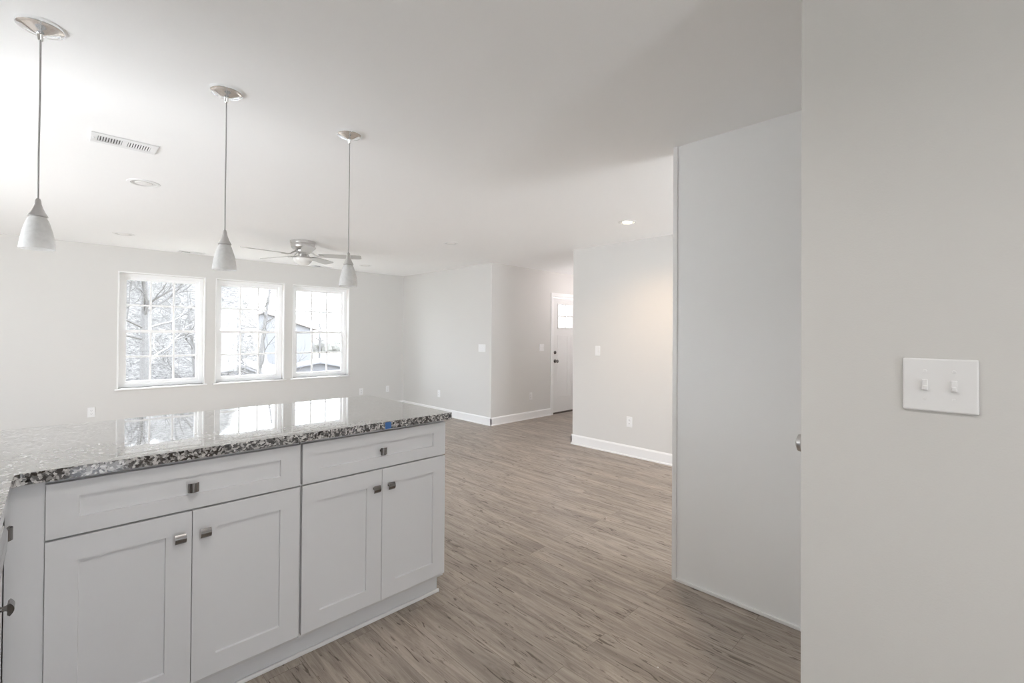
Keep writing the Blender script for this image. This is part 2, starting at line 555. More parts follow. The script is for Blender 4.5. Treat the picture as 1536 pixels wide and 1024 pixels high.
# windows: double-hung, six panes over six
def make_window(n, x0, x1, label):
    root = thing('window_%d' % n, label, 'window', ((x0 + x1) / 2, YW, WZ0), kind='structure')
    w = x1 - x0; h = WZ1 - WZ0; hw = w / 2
    yo = 0.085                                   # glass sits back in the wall
    fr = MB()
    f = .045
    fr.box(-hw, yo - .01, 0, -hw + f, .15, h); fr.box(hw - f, yo - .01, 0, hw, .15, h)
    fr.box(-hw + f, yo - .01, h - f, hw - f, .15, h); fr.box(-hw + f, yo - .01, 0, hw - f, .15, f)
    fr.build('window_frame', M_VINYL, root)
    # slim return liner and face bead round the opening
    ln = MB()
    for a, b, c, d in ((-hw - .016, -hw, -.0, h + .016), (hw, hw + .016, 0, h + .016), (-hw, hw, h, h + .016)):
        ln.box(a, -.006, c, b, 0.0, d, .002)
    ln.build('face_bead', M_TRIM, root)
    mid = 1.379 - WZ0
    for nm, za, zb, yy in (('lower_sash', f, mid + .018, yo), ('upper_sash', mid - .018, h - f, yo + .03)):
        sb = MB()
        s_ = .036
        X0, X1 = -hw + f, hw - f
        y0, y1 = yy, yy + .028
        sb.box(X0, y0, za, X0 + s_, y1, zb); sb.box(X1 - s_, y0, za, X1, y1, zb)
        sb.box(X0 + s_, y0, za, X1 - s_, y1, za + s_); sb.box(X0 + s_, y0, zb - s_, X1 - s_, y1, zb)
        sash = sb.build(nm, M_VINYL, root)
        gx0, gx1, gz0, gz1 = X0 + s_, X1 - s_, za + s_, zb - s_
        mn = MB()
        for k in (1, 2):
            xx = gx0 + (gx1 - gx0) * k / 3
            mn.box(xx - .011, y0 + .008, gz0, xx + .011, y0 + .020, gz1)
        zz = (gz0 + gz1) / 2
        for k in range(3):
            a = gx0 + (gx1 - gx0) * k / 3 + (.011 if k else 0); b = gx0 + (gx1 - gx0) * (k + 1) / 3 - (.011 if k < 2 else 0)
            mn.box(a, y0 + .008, zz - .011, b, y0 + .020, zz + .011)
        mn.build('muntin_grid', M_VINYL, sash)
        MB().box(gx0, y0 + .012, gz0, gx1, y0 + .016, gz1).build('pane', M_GLASS, sash)
    st = MB()
    st.box(-hw - .04, -.035, -.022, hw + .04, 0, 0, .004); st.box(-hw, 0, -.022, hw, yo, 0.0)
    st.build('window_sill', M_TRIM, root)
    MB().box(-.03, yo - .012, mid + .018, .03, yo + .02, mid + .03, .003).build('sash_lock', M_VINYL, root)
    return root


make_window(1, *WIN[0], 'left window of three, bare branches filling all its panes')
make_window(2, *WIN[1], 'middle window of three, sloping tree trunk and pale roof outside')
make_window(3, *WIN[2], 'right window of three, low grey building and round tree outside')


# ------------------------------------------------------------------ doors
def front_door():
    root = thing('door_1', 'white front door with six small panes at the top, in the foyer', 'door', (DX0, YE, 0), kind='structure')
    w = DX1 - DX0
    z0, z1 = .03, DZ1
    gx0, gx1, gz0, gz1 = .152, .756, 1.495, 1.893
    d = wall_cells(MB(), 'X', .012, .055, 0.004, w - .004, z0, z1, [(gx0, gx1, gz0, gz1)])
    d.build('door_slab', M_DOORW, root)
    # two raised panels under the glazing
    for a, b in ((.13, .42), (.495, .785)):
        p = MB()
        for q in ((a, .28, a + .018, 1.36), (b - .018, .28, b, 1.36), (a + .018, .28, b - .018, .298), (a + .018, 1.342, b - .018, 1.36)):
            p.box(q[0], .007, q[1], q[2], .013, q[3], .002)
        p.build('panel_moulding', M_DOORW, root)
    gf = MB()
    e = .022
    for q in ((gx0 - e, gz0 - e, gx0, gz1 + e), (gx1, gz0 - e, gx1 + e, gz1 + e), (gx0, gz0 - e, gx1, gz0), (gx0, gz1, gx1, gz1 + e)):
        gf.box(q[0], .002, q[1], q[2], .06, q[3], .003)
    for k in (1, 2):
        x = gx0 + (gx1 - gx0) * k / 3
        gf.box(x - .013, .012, gz0, x + .013, .05, gz1)
    zc = (gz0 + gz1) / 2
    gf.box(gx0, .013, zc - .013, gx1, .049, zc + .013)
    gfo = gf.build('glazing_frame', M_DOORW, root)
    MB().box(gx0, .030, gz0, gx1, .034, gz1).build('pane', M_GLASS, gfo)
    cs = MB()
    cs.box(-.063, -.016, 0, 0.0, 0, z1 + .012, .004); cs.box(w, -.016, 0, w + .063, 0, z1 + .012, .004)
    cs.box(-.063, -.016, z1 + .012, w + .063, 0, z1 + .08, .004)
    cs.build('door_casing', M_TRIM, root)
    MB().box(0, 0.005, 0, w, .12, .0295).build('threshold', M_NICKELD, root)
    kb = MB().lathe([(0, 0), (.033, 0), (.033, .006), (.012, .012), (.011, .034), (.022, .040), (.028, .052), (.025, .064), (.012, .070), (0, .071)], n=24)
    kb.xf(Matrix.Translation((.064, .012, .913)) @ Matrix.Rotation(PI / 2, 4, 'X'))
    tag(kb.build('door_knob', M_NICKELD, root, True), 'nickel door knob')
    db = MB().lathe([(0, 0), (.031, 0), (.031, .008), (.024, .016), (0, .017)], n=24)
    db.box(-.005, -.014, .016, .005, .014, .030, .002)
    db.xf(Matrix.Translation((.064, .012, 1.063)) @ Matrix.Rotation(PI / 2, 4, 'X'))
    tag(db.build('deadbolt', M_NICKELD, root, True), 'round nickel deadbolt')


front_door()


def pantry_door():
    root = thing('door_2', 'white door hidden behind the near wall, only its round knob showing', 'door', (1.52, YN, 0), kind='structure')
    d = MB().box(.0, -.045, .012, .752, -.003, 2.035, .002)
    d.build('door_slab', M_DOORW, root)
    kb = MB().lathe([(0, 0), (.033, 0), (.033, .006), (.012, .012), (.011, .032), (.020, .038), (.0265, .050), (.0245, .060), (.014, .065), (0, .066)], n=32)
    kb.xf(Matrix.Translation((.050, -.003, 1.064)) @ Matrix.Rotation(-PI / 2, 4, 'X'))
    tag(kb.build('door_knob', M_NICKEL, root, True), 'round satin nickel knob beside the wall edge')


pantry_door()


# ------------------------------------------------------------------ kitchen cabinets
def shaker(x0, z0, x1, z1, sw, rt, rb, th=.019, dep=.0085):
    """front in the XZ plane, face at y = 0, thickness towards +y, recessed centre panel"""
    mb = MB()
    bm = mb.bm
    a0, a1, c0, c1 = x0 + sw, x1 - sw, z0 + rb, z1 - rt
    ch = .0012

    def ring(xa, za, xb, zb, y):
        return [bm.verts.new(p) for p in ((xa, y, za), (xb, y, za), (xb, y, zb), (xa, y, zb))]
    back = ring(x0, z0, x1, z1, th)
    edge = ring(x0, z0, x1, z1, ch)
    fr = ring(x0 + ch, z0 + ch, x1 - ch, z1 - ch, 0)
    inn = ring(a0, c0, a1, c1, 0)
    rec = ring(a0 + .0015, c0 + .0015, a1 - .0015, c1 - .0015, dep)
    for r0, r1 in ((back, edge), (edge, fr), (fr, inn), (inn, rec)):
        for k in range(4):
            bm.faces.new((r0[k], r0[(k + 1) % 4], r1[(k + 1) % 4], r1[k]))
    bm.faces.new(rec); bm.faces.new(back[::-1])
    return mb


def knob_mesh(vertical_curve):
    """square pillow knob, axis along -y from y = 0"""
    mb = MB()
    mb.lathe([(0, 0), (.0085, 0), (.0085, .003), (.006, .006), (.006, .014), (.010, .020)], n=20)
    mb.xf(Matrix.Rotation(PI / 2, 4, 'X'))
    n = 10
    hw = .0165
    bm = mb.bm
    rows = []
    for i in range(n + 1):
        t = -1 + 2 * i / n
        y = -.0315 + .0085 * t * t            # bowed front
        rows.append((t * hw, y))
    F0 = [bm.verts.new((x, y, -hw)) for x, y in rows]; F1 = [bm.verts.new((x, y, hw)) for x, y in rows]
    B0 = [bm.verts.new((x * .82, -.0185, -hw * .82)) for x, y in rows]; B1 = [bm.verts.new((x * .82, -.0185, hw * .82)) for x, y in rows]
    for i in range(n):
        bm.faces.new((F0[i], F0[i + 1], F1[i + 1], F1[i]))
        bm.faces.new((B0[i + 1], B0[i], B1[i], B1[i + 1]))
        bm.faces.new((F0[i + 1], F0[i], B0[i], B0[i + 1]))
        bm.faces.new((F1[i], F1[i + 1], B1[i + 1], B1[i]))
    bm.faces.new((F0[0], F1[0], B1[0], B0[0])); bm.faces.new((F1[n], F0[n], B0[n], B1[n]))
    if vertical_curve:
        mb.xf(Matrix.Rotation(PI / 2, 4, 'Y'))
    return mb


def base_cabinet(name, label, w, loc, rz, knob_gap, depth=.58, left_half=True, doors=2, drawer_knob_x=None, group=None):
    """local frame: x along the face, y into the cabinet, door faces at y = 0, floor at z = 0"""
    root = thing(name, label, 'cabinet', loc, rz, group)
    zt_, zd, zb = .915, .7435, .127
    b = MB()
    t = .018
    y0 = .0215
    b.box(0, y0, .105, t, depth, CU - .001); b.box(w - t, y0, .105, w, depth, CU - .001)
    b.box(t, y0, .105, w - t, depth, .105 + t); b.box(t, depth - t, .105 + t, w - t, depth, CU - .001)
    # face frame
    b.box(t, y0, zt_ - .03, w - t, y0 + t, CU - .001); b.box(t, y0, zd - .02, w - t, y0 + t, zd + .02)
    if doors == 2:
        b.box(w / 2 - .03, y0, .105 + t, w / 2 + .03, y0 + t, zd - .02)
    b.build('body', M_CABIN, root)
    g = .0022
    kx = w / 2 if drawer_knob_x is None else drawer_knob_x
    sw = min(.075, w * .26)
    dr = shaker(g, zd + .0035, w - g, zt_, sw, .049, .052).build('drawer', M_CAB, root)
    k = knob_mesh(False).build('knob', M_NICKELD, dr, True); k.location = (kx, 0.0085, .827)
    if doors == 2:
        spans = ((g, w / 2 - .001, w / 2 - knob_gap), (w / 2 + .001, w - g, w / 2 + knob_gap))
    else:
        spans = ((g, w - g, knob_gap),)
    for a, c, kk in spans:
        d = shaker(a, zb, c, zd - .0035, sw, .074, .073).build('door', M_CAB, root)
        k = knob_mesh(True).build('knob', M_NICKELD, d, True); k.location = (kk, 0, .659)
    return root


base_cabinet('base_cabinet', 'white two-door cabinet with one drawer, in the corner beside the left counter run',
             .7465, (-.019, YC, 0), 0, .0375, group='white base cabinets of the peninsula')
base_cabinet('base_cabinet', 'white two-door cabinet with one drawer, at the open end of the peninsula',
             .7325, (.733, YC, 0), 0, .0375, group='white base cabinets of the peninsula')
# narrow cabinet on the left run: faces +X
base_cabinet('base_cabinet', 'narrow white cabinet at left frame edge, beside stainless dishwasher',
             .205, (-.10, 1.742, 0), PI / 2, .035, doors=1, drawer_knob_x=.115)
base_cabinet('base_cabinet', 'white cabinet under the left counter, on the near side of the dishwasher',
             .80, (-.10, .32, 0), PI / 2, .0375)
# corner filler, end panel, toe kick
tag(MB().box(-.0995, YC + .008, .105, -.0178, YC + .021, CU - .001).build('filler_strip', M_CAB),
    'plain white filler strip in the inside corner between the two cabinet runs', 'filler panel')
tk = thing('toe_kick', 'white toe kick board along the foot of the peninsula', 'toe kick', (0, 0, 0))
MB().box(-.10, YC + .070, 0, 1.4655, YC + .082, .104).build('board', M_CAB, tk)
MB().box(-.10, YC + .057, 0, 1.4735, YC + .0695, .017, .004).build('shoe_moulding', M_TRIM, tk)
ep = thing('end_panel', 'white back and end panel closing the peninsula cabinets', 'panel', (0, 0, 0))
MB().box(1.4662, YC + .022, .105, 1.4685, YC + .60, CU - .001).box(1.4662, YC + .083, 0, 1.4685, YC + .60, .105).build('side', M_CAB, ep)
MB().box(XL + .002, YC + .584, 0, 1.4658, YC + .60, CU - .001).build('back', M_CAB, ep)
bx = MB().box(XL + .002, YC + .6005, 0, 1.4655, YC + .612, .10, .003)
bx.build('base_board', M_TRIM, ep)


def dishwasher():
    root = thing('dishwasher', 'stainless steel dishwasher at the left frame edge under the counter', 'dishwasher', (-.10, 1.130, 0), PI / 2)
    w = .606
    MB().box(.0, .03, .10, w, .57, .925).build('tub', M_STEEL, root)
    MB().box(.002, .002, .115, w - .002, .03, .925, .006).build('door', M_STEEL, root)
    MB().box(.0, .08, 0, w, .10, .10).build('kick_plate', M_BLACK, root)
    h = MB()
    prof = [(0, 0), (-.010, .010), (-.0225, .045), (-.0245, .07), (-.0245, .095), (-.018, .108), (0, .112)]
    xa, xb = .03, w - .075
    lo = [h.bm.verts.new((xa, .002 + y, .798 + z)) for y, z in prof]
    hi = [h.bm.verts.new((xb, .002 + y, .798 + z)) for y, z in prof]
    for k in range(len(prof)):
        k2 = (k + 1) % len(prof)
        h.bm.faces.new((lo[k], lo[k2], hi[k2], hi[k]))
    h.bm.faces.new(lo[::-1]); h.bm.faces.new(hi)
    h.build('handle', M_STEEL, root, True)


dishwasher()

# ------------------------------------------------------------------ worktop
XCE, YF, YCE, XCF = 1.4881, 1.9485, 2.8497, -.082
out = [(XL + .002, .25), (XCF, .25)]
rr = .014
for k in range(7):
    a = PI + (PI / 2 - PI) * k / 6          # inside corner, rounded
    out.append((XCF + rr + rr * math.cos(a), YF - rr + rr * math.sin(a)))
out += [(XCE - .006, YF), (XCE, YF + .006), (XCE, YCE - .02), (XCE - .02, YCE), (XL + .002, YCE)]
ct = MB().prism(out, CU, CT)
es = [e for e in ct.bm.edges if abs(e.verts[0].co.z - e.verts[1].co.z) < 1e-6]
bmesh.ops.bevel(ct.bm, geom=es, offset=.003, segments=2, profile=.5, affect='EDGES')
tag(ct.build('worktop', M_GRAN), 'polished speckled grey granite worktop on the white peninsula, mirroring the windows', 'countertop')
tp = MB().box(1.097, YF - .0008, CU + .001, 1.128, YF - .0001, CT - .003)
tag(tp.build('tape_piece', M_TAPE), 'small blue tape piece on the front edge of the granite worktop', 'tape')


# ------------------------------------------------------------------ pendants
def pendant(x, y, zc0, zc1, zs, label):
    root = thing('pendant_light', label, 'pendant light', (x, y, CEIL), group='pendant lights over the peninsula')
    z = lambda v: v - CEIL
    MB().lathe([(0, 0), (.064, 0), (.0645, -.004), (.063, -.010), (.058, -.013), (.053, -.0125), (.048, -.014), (.036, -.020),
                (.022, -.026), (.012, -.030), (.0095, -.033), (.0085, -.048), (.006, -.052), (0, -.052)], n=48).build('canopy', M_CHROME, root, True)
    MB().tube([(0, 0, -.050), (.0008, 0, z(2.2)), (-.0006, 0, z(2.0)), (0, 0, z(zc0) - .002)], .0026, n=8).build('cord', M_CORD, root, True)
    h = zc0 - zc1
    MB().lathe([(0, z(zc0)), (.0055, z(zc0)), (.008, z(zc0) - .12 * h), (.009, z(zc0) - .30 * h), (.013, z(zc0) - .52 * h),
                (.019, z(zc0) - .75 * h), (.0255, z(zc0) - .94 * h), (.0265, z(zc1)), (.0245, z(zc1) - .002), (0, z(zc1) - .002)],
               n=32).build('socket_cup', M_NICKEL, root, True)
    g = zc1 - zs
    prof = [(.0215, -.0025), (.027, .10), (.0325, .25), (.0385, .45), (.0435, .68), (.0465, .88), (.0475, 1.0)]
    outr = [(r, z(zc1) - g * t if t > 0 else z(zc1) + t) for r, t in prof]
    inn = [(r - .003, zz) for r, zz in reversed(outr)]
    MB().lathe(outr + inn, n=40).build('glass_shade', M_FROST, root, True)
    MB().lathe([(0, z(zc1) - .003), (.010, z(zc1) - .003), (.012, z(zc1) - .035), (.019, z(zc1) - .055), (.019, z(zc1) - .068), (.012, z(zc1) - .082), (0, z(zc1) - .086)],
               n=20).build('bulb', M_BULBOFF, root, True)


pendant(-.049, 2.311, 1.840, 1.778, 1.664, 'pendant light nearest the left edge, hanging lowest and largest over the granite')
pendant(.527, 2.345, 1.829, 1.766, 1.653, 'middle pendant light of three over the granite, in front of the middle window')
pendant(1.111, 2.377, 1.808, 1.744, 1.629, 'pendant light over the open right end of the granite, beside the fan')


# ------------------------------------------------------------------ ceiling fan
def ceiling_fan():
    cx, cy = 2.05, 5.58
    root = thing('ceiling_fan', 'silver five-blade ceiling fan with a white glass bowl in front of the windows', 'ceiling fan', (cx, cy, CEIL))
    MB().lathe([(0, 0), (.132, 0), (.135, -.008), (.133, -.03), (.128, -.034), (.128, -.040), (.130, -.045), (.126, -.075), (.110, -.090),
                (.06, -.098), (.055, -.105), (0, -.105)], n=48).build('motor_housing', M_NICKEL, root, True)
    MB().lathe([(0, -.104), (.075, -.104), (.082, -.112), (.080, -.128), (.06, -.140), (.05, -.150), (.045, -.185), (.0, -.185)], n=40).build('hub', M_NICKEL, root, True)
    MB().lathe([(0, -.184), (.10, -.184), (.112, -.190), (.113, -.200), (.108, -.204), (0, -.204)], n=40).build('bowl_ring', M_NICKEL, root, True)
    MB().lathe([(.106, -.203), (.104, -.222), (.092, -.245), (.070, -.266), (.040, -.280), (.015, -.285), (0, -.2855)], n=40).build('glass_bowl', M_BOWL, root, True)
    for k in range(5):
        a = math.radians(-32 + 72 * k)
        rot = Matrix.Rotation(a, 4, 'Z')
        ar = MB()
        ar.tube([(.075, 0, -.120), (.11, 0, -.138), (.14, 0, -.160), (.175, 0, -.168), (.235, 0, -.168)], [.010, .009, .008, .008, .007], n=8)
        ar.box(.17, -.035, -.1695, .235, .035, -.1655, .001)
        ar.xf(rot)
        ab = ar.build('blade_arm', M_NICKEL, root, True)
        bl = MB()
        outl = []
        L0, L1, w0, w1 = .18, .655, .052, .066
        for x, hw in ((L0, w0 * .9), (L0 + .02, w0), (.4, .060), (L1 - .06, w1), (L1 - .02, w1 * .93), (L1, w1 * .6)):
            outl.append((x, hw))
        pts = [(x, -h) for x, h in outl] + [(x, h) for x, h in reversed(outl)]
        bl.prism(pts, -.003, .003)
        bl.xf(rot @ Matrix.Translation((0, 0, -.161)) @ Matrix.Rotation(math.radians(-11), 4, 'X'))
        bl.build('blade', M_BLADE, root)


ceiling_fan()


# ------------------------------------------------------------------ downlights
def downlight(x, y, r, label, lit=False, watt=15, col=(1.0, 0.71, 0.46)):
    root = thing('recessed_downlight', label, 'downlight', (x, y, CEIL), group='recessed ceiling downlights')
    MB().lathe([(r * .74, -.001), (r * .78, -.006), (r * .97, -.004), (r, -.0005), (r * .74, -.0005)], n=48).build('trim_ring', M_PLATE, root, True)
    MB().lathe([(r * .75, -.0045), (r * .68, -.0035), (r * .66, -.0020), (r * .40, -.0015)], n=48).build('baffle', M_BAFF, root, True)
    MB().lathe([(r * .52, -.001), (r * .50, -.0045), (r * .3, -.0065), (0, -.007)], n=40).build('bulb', M_LIT if lit else M_BULBOFF, root, True)
    if lit:
        ld = bpy.data.lights.new('downlight_lamp', 'SPOT')
        ld.energy = watt
        ld.color = col
        ld.spot_size = math.radians(150)
        ld.spot_blend = 0.9
        ld.shadow_soft_size = 0.05
        lo = bpy.data.objects.new('downlight_lamp', ld)
        COL.objects.link(lo)
        lo.parent = root
        lo.location = (0, 0, -.03)
    return root


downlight(.438, 4.225, .098, 'unlit recessed downlight nearest the ceiling register, largest in view')
downlight(.517, 6.60, .098, 'unlit recessed downlight close to the window wall, above the left window')
downlight(3.315, 4.40, .090, 'unlit recessed downlight on the open ceiling in front of the foyer')
downlight(3.478, 6.84, .095, 'unlit recessed downlight behind the fan, above the right window')
downlight(3.846, 2.352, .085, 'glowing recessed downlight beside the white partition', lit=True)
downlight(.40, .80, .085, 'lit recessed kitchen downlight over the aisle in front of the drawers', lit=True, watt=10.5, col=(1.0, .97, .94))
downlight(.40, -.75, .085, 'lit recessed kitchen downlight farther back over the aisle', lit=True, watt=10.5, col=(1.0, .97, .94))


fl = thing('added_foyer_lamp', 'round white glass ceiling lamp added to brighten the foyer, hidden behind the wall', 'ceiling lamp', (6.55, 4.25, CEIL))  # unseen lamp added to raise the light on the entry wall
MB().lathe([(0, -.0005), (.15, -.0005), (.155, -.02), (.14, -.028), (0, -.028)], n=40).build('base', M_NICKEL, fl, True)
MB().lathe([(.135, -.028), (.13, -.05), (.10, -.08), (.05, -.098), (0, -.102)], n=40).build('glass_shade', M_BOWL, fl, True)
_ld = bpy.data.lights.new('foyer_fill', 'POINT'); _ld.energy = 5; _ld.color = (1.0, 0.91, 0.92); _ld.shadow_soft_size = .12
_lo = bpy.data.objects.new('foyer_fill', _ld); COL.objects.link(_lo); _lo.parent = fl; _lo.location = (0, 0, -.26)


# ------------------------------------------------------------------ ceiling registers
def register(x0, y0, x1, y1, label, rz=0.0):
    cx, cy = (x0 + x1) / 2, (y0 + y1) / 2
    root = thing('ceiling_register', label, 'air vent', (cx, cy, CEIL), rz, group='ceiling air registers')
    hx, hy = (x1 - x0) / 2, (y1 - y0) / 2
    fx, fy = .030, .038
    f = MB()
    f.box(-hx, -hy, -.007, hx, -hy + fy, -.0005, .002); f.box(-hx, hy - fy, -.007, hx, hy, -.0005, .002)
    f.box(-hx, -hy + fy, -.007, -hx + fx, hy - fy, -.0005, .002); f.box(hx - fx, -hy + fy, -.007, hx, hy - fy, -.0005, .002)
    f.box(-.012, -hy + fy, -.007, .012, hy - fy, -.0005, .001)
    f.build('frame', M_PLATE, root)
    MB().box(-hx + fx, -hy + fy, -.0012, hx - fx, hy - fy, -.0005).build('duct_shade_sheet', M_VENTSHADE, root)  # flat dark sheet, paints the shade between the louvers
    n = 9
    for s in (-1, 1):
        a, b = (.012, hx - fx)
        for k in range(n):
            xx = s * (a + (b - a) * (k + .5) / n)
            l = MB().box(-.0034, -hy + fy, -.0006, .0034, hy - fy, .0006)
            l.xf(Matrix.Translation((xx, 0, -.0045)) @ Matrix.Rotation(math.radians(18 * s), 4, 'Y'))
            l.build('louver', M_PLATE, root)
    MB().box(-hx + .010, -.012, -.012, -hx + .016, .012, -.0065, .001).build('damper_lever', M_PLATE, root)


register(.122, 3.322, .412, 3.488, 'white slotted ceiling register between the left and middle pendants')
register(1.145, 7.385, 1.440, 7.545, 'white ceiling register close to the wall, above the left and middle windows')
register(2.89, 7.385, 3.18, 7.545, 'white ceiling register close to the wall, behind the fan bowl')


# ------------------------------------------------------------------ switches and outlets (local: plate in XZ, facing -y)
def plate(mb, w, h):
    mb.box(-w / 2, -.006, -h / 2, w / 2, -.0003, h / 2, .0035, 2)
    return mb


def switch(label, gangs, loc, rz, group=None, wd=None, ht=.116):
    root = thing('light_switch', label, 'light switch', loc, rz, group)
    w = wd or (.070 + .046 * (gangs - 1))
    plate(MB(), w, ht).build('cover_plate', M_PLATE, root)
    for g in range(gangs):
        x = (g - (gangs - 1) / 2) * .046
        t = MB().box(-.0048, -.010, -.0115, .0048, -.005, .0115, .001)
        t.box(-.0036, -.0135, -.0105, .0036, -.008, -.001, .0012)
        t.xf(Matrix.Translation((x, 0, 0)))
        t.build('toggle', M_PLATE, root)
        for zz in (-.030, .030):
            s = MB().lathe([(0, 0), (.0034, 0), (.0030, .0010), (0, .0012)], n=14)
            s.xf(Matrix.Translation((x, -.006, zz)) @ Matrix.Rotation(PI / 2, 4, 'X'))
            s.build('screw', M_PLATE, root, True)
    return root


def outlet(label, loc, rz, w=.072, h=.117, group='wall outlets'):
    root = thing('wall_outlet', label, 'outlet', loc, rz, group)
    plate(MB(), w, h).build('cover_plate', M_PLATE, root)
    for zz in (-.0195, .0195):
        r = MB().box(-.0165, -.0085, -.0140, .0165, -.005, .0140, .003)
        r.xf(Matrix.Translation((0, 0, zz)))
        ro = r.build('receptacle', M_PLATE, root)
        s = MB()
        for xx in (-.0065, .0065):
            s.box(xx - .001, -.0089, zz - .002, xx + .001, -.0082, zz + .007)
        s.box(-.002, -.0089, zz - .010, .002, -.0082, zz - .006)
        s.build('slots', M_SLOT, ro)
    return root


FX = -PI / 2      # a plate facing -X
switch('large white double toggle switch on the near grey wall', 2, (XN, .0625, 1.2755), FX, wd=.121, ht=.114)
switch('white triple toggle switch on the living room wall beside the foyer corner', 3, (XR, 5.363, 1.157), FX)
switch('white double toggle switch in the foyer left of the front door', 2, (5.776, YE, 1.155), 0)
switch('white single toggle switch on the wall under the lit downlight', 1, (XR, 3.240, 1.182), FX)
outlet('white outlet low on the window wall, left of the left window', (.319, YW, .389), 0)
outlet('white outlet low on the window wall, just right of the right window', (3.815, YW, .351), 0)
outlet('white outlet low on the window wall, nearest the room corner', (4.325, YW, .359), 0, w=.066, h=.112)
outlet('white outlet low on the living room wall, under the triple switch', (XR, 6.47, .356), FX)
outlet('white outlet low on the foyer wall, left of the front door', (5.513, YE, .367), 0)
outlet('white outlet above the baseboard, under the single switch', (XR, 2.803, .390), FX)

# ------------------------------------------------------------------ outdoors
gm = MB()
NX, NY = 24, 30
gv = []
for j in range(NY + 1):
    row = []
    for i in range(NX + 1):
        y = YW + .17 + (j / NY) ** 1.6 * 110
        x = -40 + 150 * i / NX
        d = y - YW
        t = min(1, max(0, (d - 1.5) / 9)); t = t * t * (3 - 2 * t)
        row.append(gm.bm.verts.new((x, y, -.45 - 2.6 * t + max(0, d - 35) * .022)))
    gv.append(row)
for j in range(NY):
    for i in range(NX):
        gm.bm.faces.new((gv[j][i], gv[j][i + 1], gv[j + 1][i + 1], gv[j + 1][i]))
struct(gm.build('ground', M_GRASS, smooth=True), 'pale winter lawn sloping down outside the windows', 'ground')
struct(MB().box(-40, YW + 42, -3.2, 110, YW + 50, -2.62).build('ground_road', M_ROAD), 'pale road crossing behind the grey building', 'road')


def ground_z(y):
    d = y - YW
    t = min(1, max(0, (d - 1.5) / 9)); t = t * t * (3 - 2 * t)
    return -.45 - 2.6 * t + max(0, d - 35) * .022


def tree(x, y, h, lean, seed, depth, label, thick=.10, spread=.6):
    rnd = random.Random(seed)
    z0 = ground_z(y) - .05
    root = thing('bare_tree', label, 'tree', (x, y, z0), group='leafless trees outside the windows')
    tk_ = MB(); br_ = MB()
    n = 9
    pts, rad = [], []
    for i in range(n + 1):
        t = i / n
        pts.append(Vector((lean * h * t * t + .06 * math.sin(3 * t + seed), .05 * math.cos(4 * t + seed), h * t)))
        rad.append(thick * (1 - .8 * t) + .006)
    tk_.tube(pts, rad, n=8)

    def branch(p, d, L, r, lev):
        q = [p]; dd = d.copy()
        k = 4
        for i in range(k):
            dd = (dd + Vector((rnd.uniform(-.3, .3), rnd.uniform(-.3, .3), rnd.uniform(-.12, .25)))).normalized()
            q.append(q[-1] + dd * L / k)
        br_.tube(q, [r * (1 - .7 * i / k) for i in range(k + 1)], n=3 if lev > 1 else 5, cap=False)
        if lev < depth:
            for i in range(rnd.randint(4, 6)):
                s = rnd.randint(1, k)
                nd = (dd + Vector((rnd.uniform(-1, 1), rnd.uniform(-1, 1), rnd.uniform(-.5, .7))) * .95).normalized()
                branch(q[s], nd, L * rnd.uniform(.45, .68), r * .52, lev + 1)
    for i in range(int(h * 3.2)):
        t = rnd.uniform(.22, 1.0)
        f = t * n; a = int(min(n - 1, f)); p = pts[a].lerp(pts[a + 1], f - a)
        ang = rnd.uniform(0, 2 * PI)
        d = Vector((math.cos(ang), math.sin(ang), rnd.uniform(.1, .8))).normalized()
        branch(p, d, h * spread * (1.05 - .65 * t) * rnd.uniform(.35, .62), thick * .38 * (1.1 - t) + .005, 1)
    tk_.build('trunk', M_BARK, root, True)
    br_.build('branches', M_BARK, root, True)
    return root


tree(1.58, 14.2, 8.0, .00, 3, 3, 'thick leafless tree close outside the left window', .12, .62)
tree(1.1, 27.0, 9.0, .04, 11, 3, 'leafless tree behind the thick one outside the left window', .12, .6)
tree(3.6, 19.4, 6.0, -.05, 21, 3, 'leafless tree between left and middle windows', .10, .6)
tree(4.25, 15.5, 6.0, .10, 32, 3, 'leaning leafless tree outside the middle window', .10, .55)
tree(7.3, 31.0, 6.0, .02, 45, 2, 'leafless tree behind the pale gable roof outside the middle window', .12, .6)
tree(21.0, 52.0, 7.5, .0, 57, 3, 'round leafless tree far outside the right window', .14, .75)


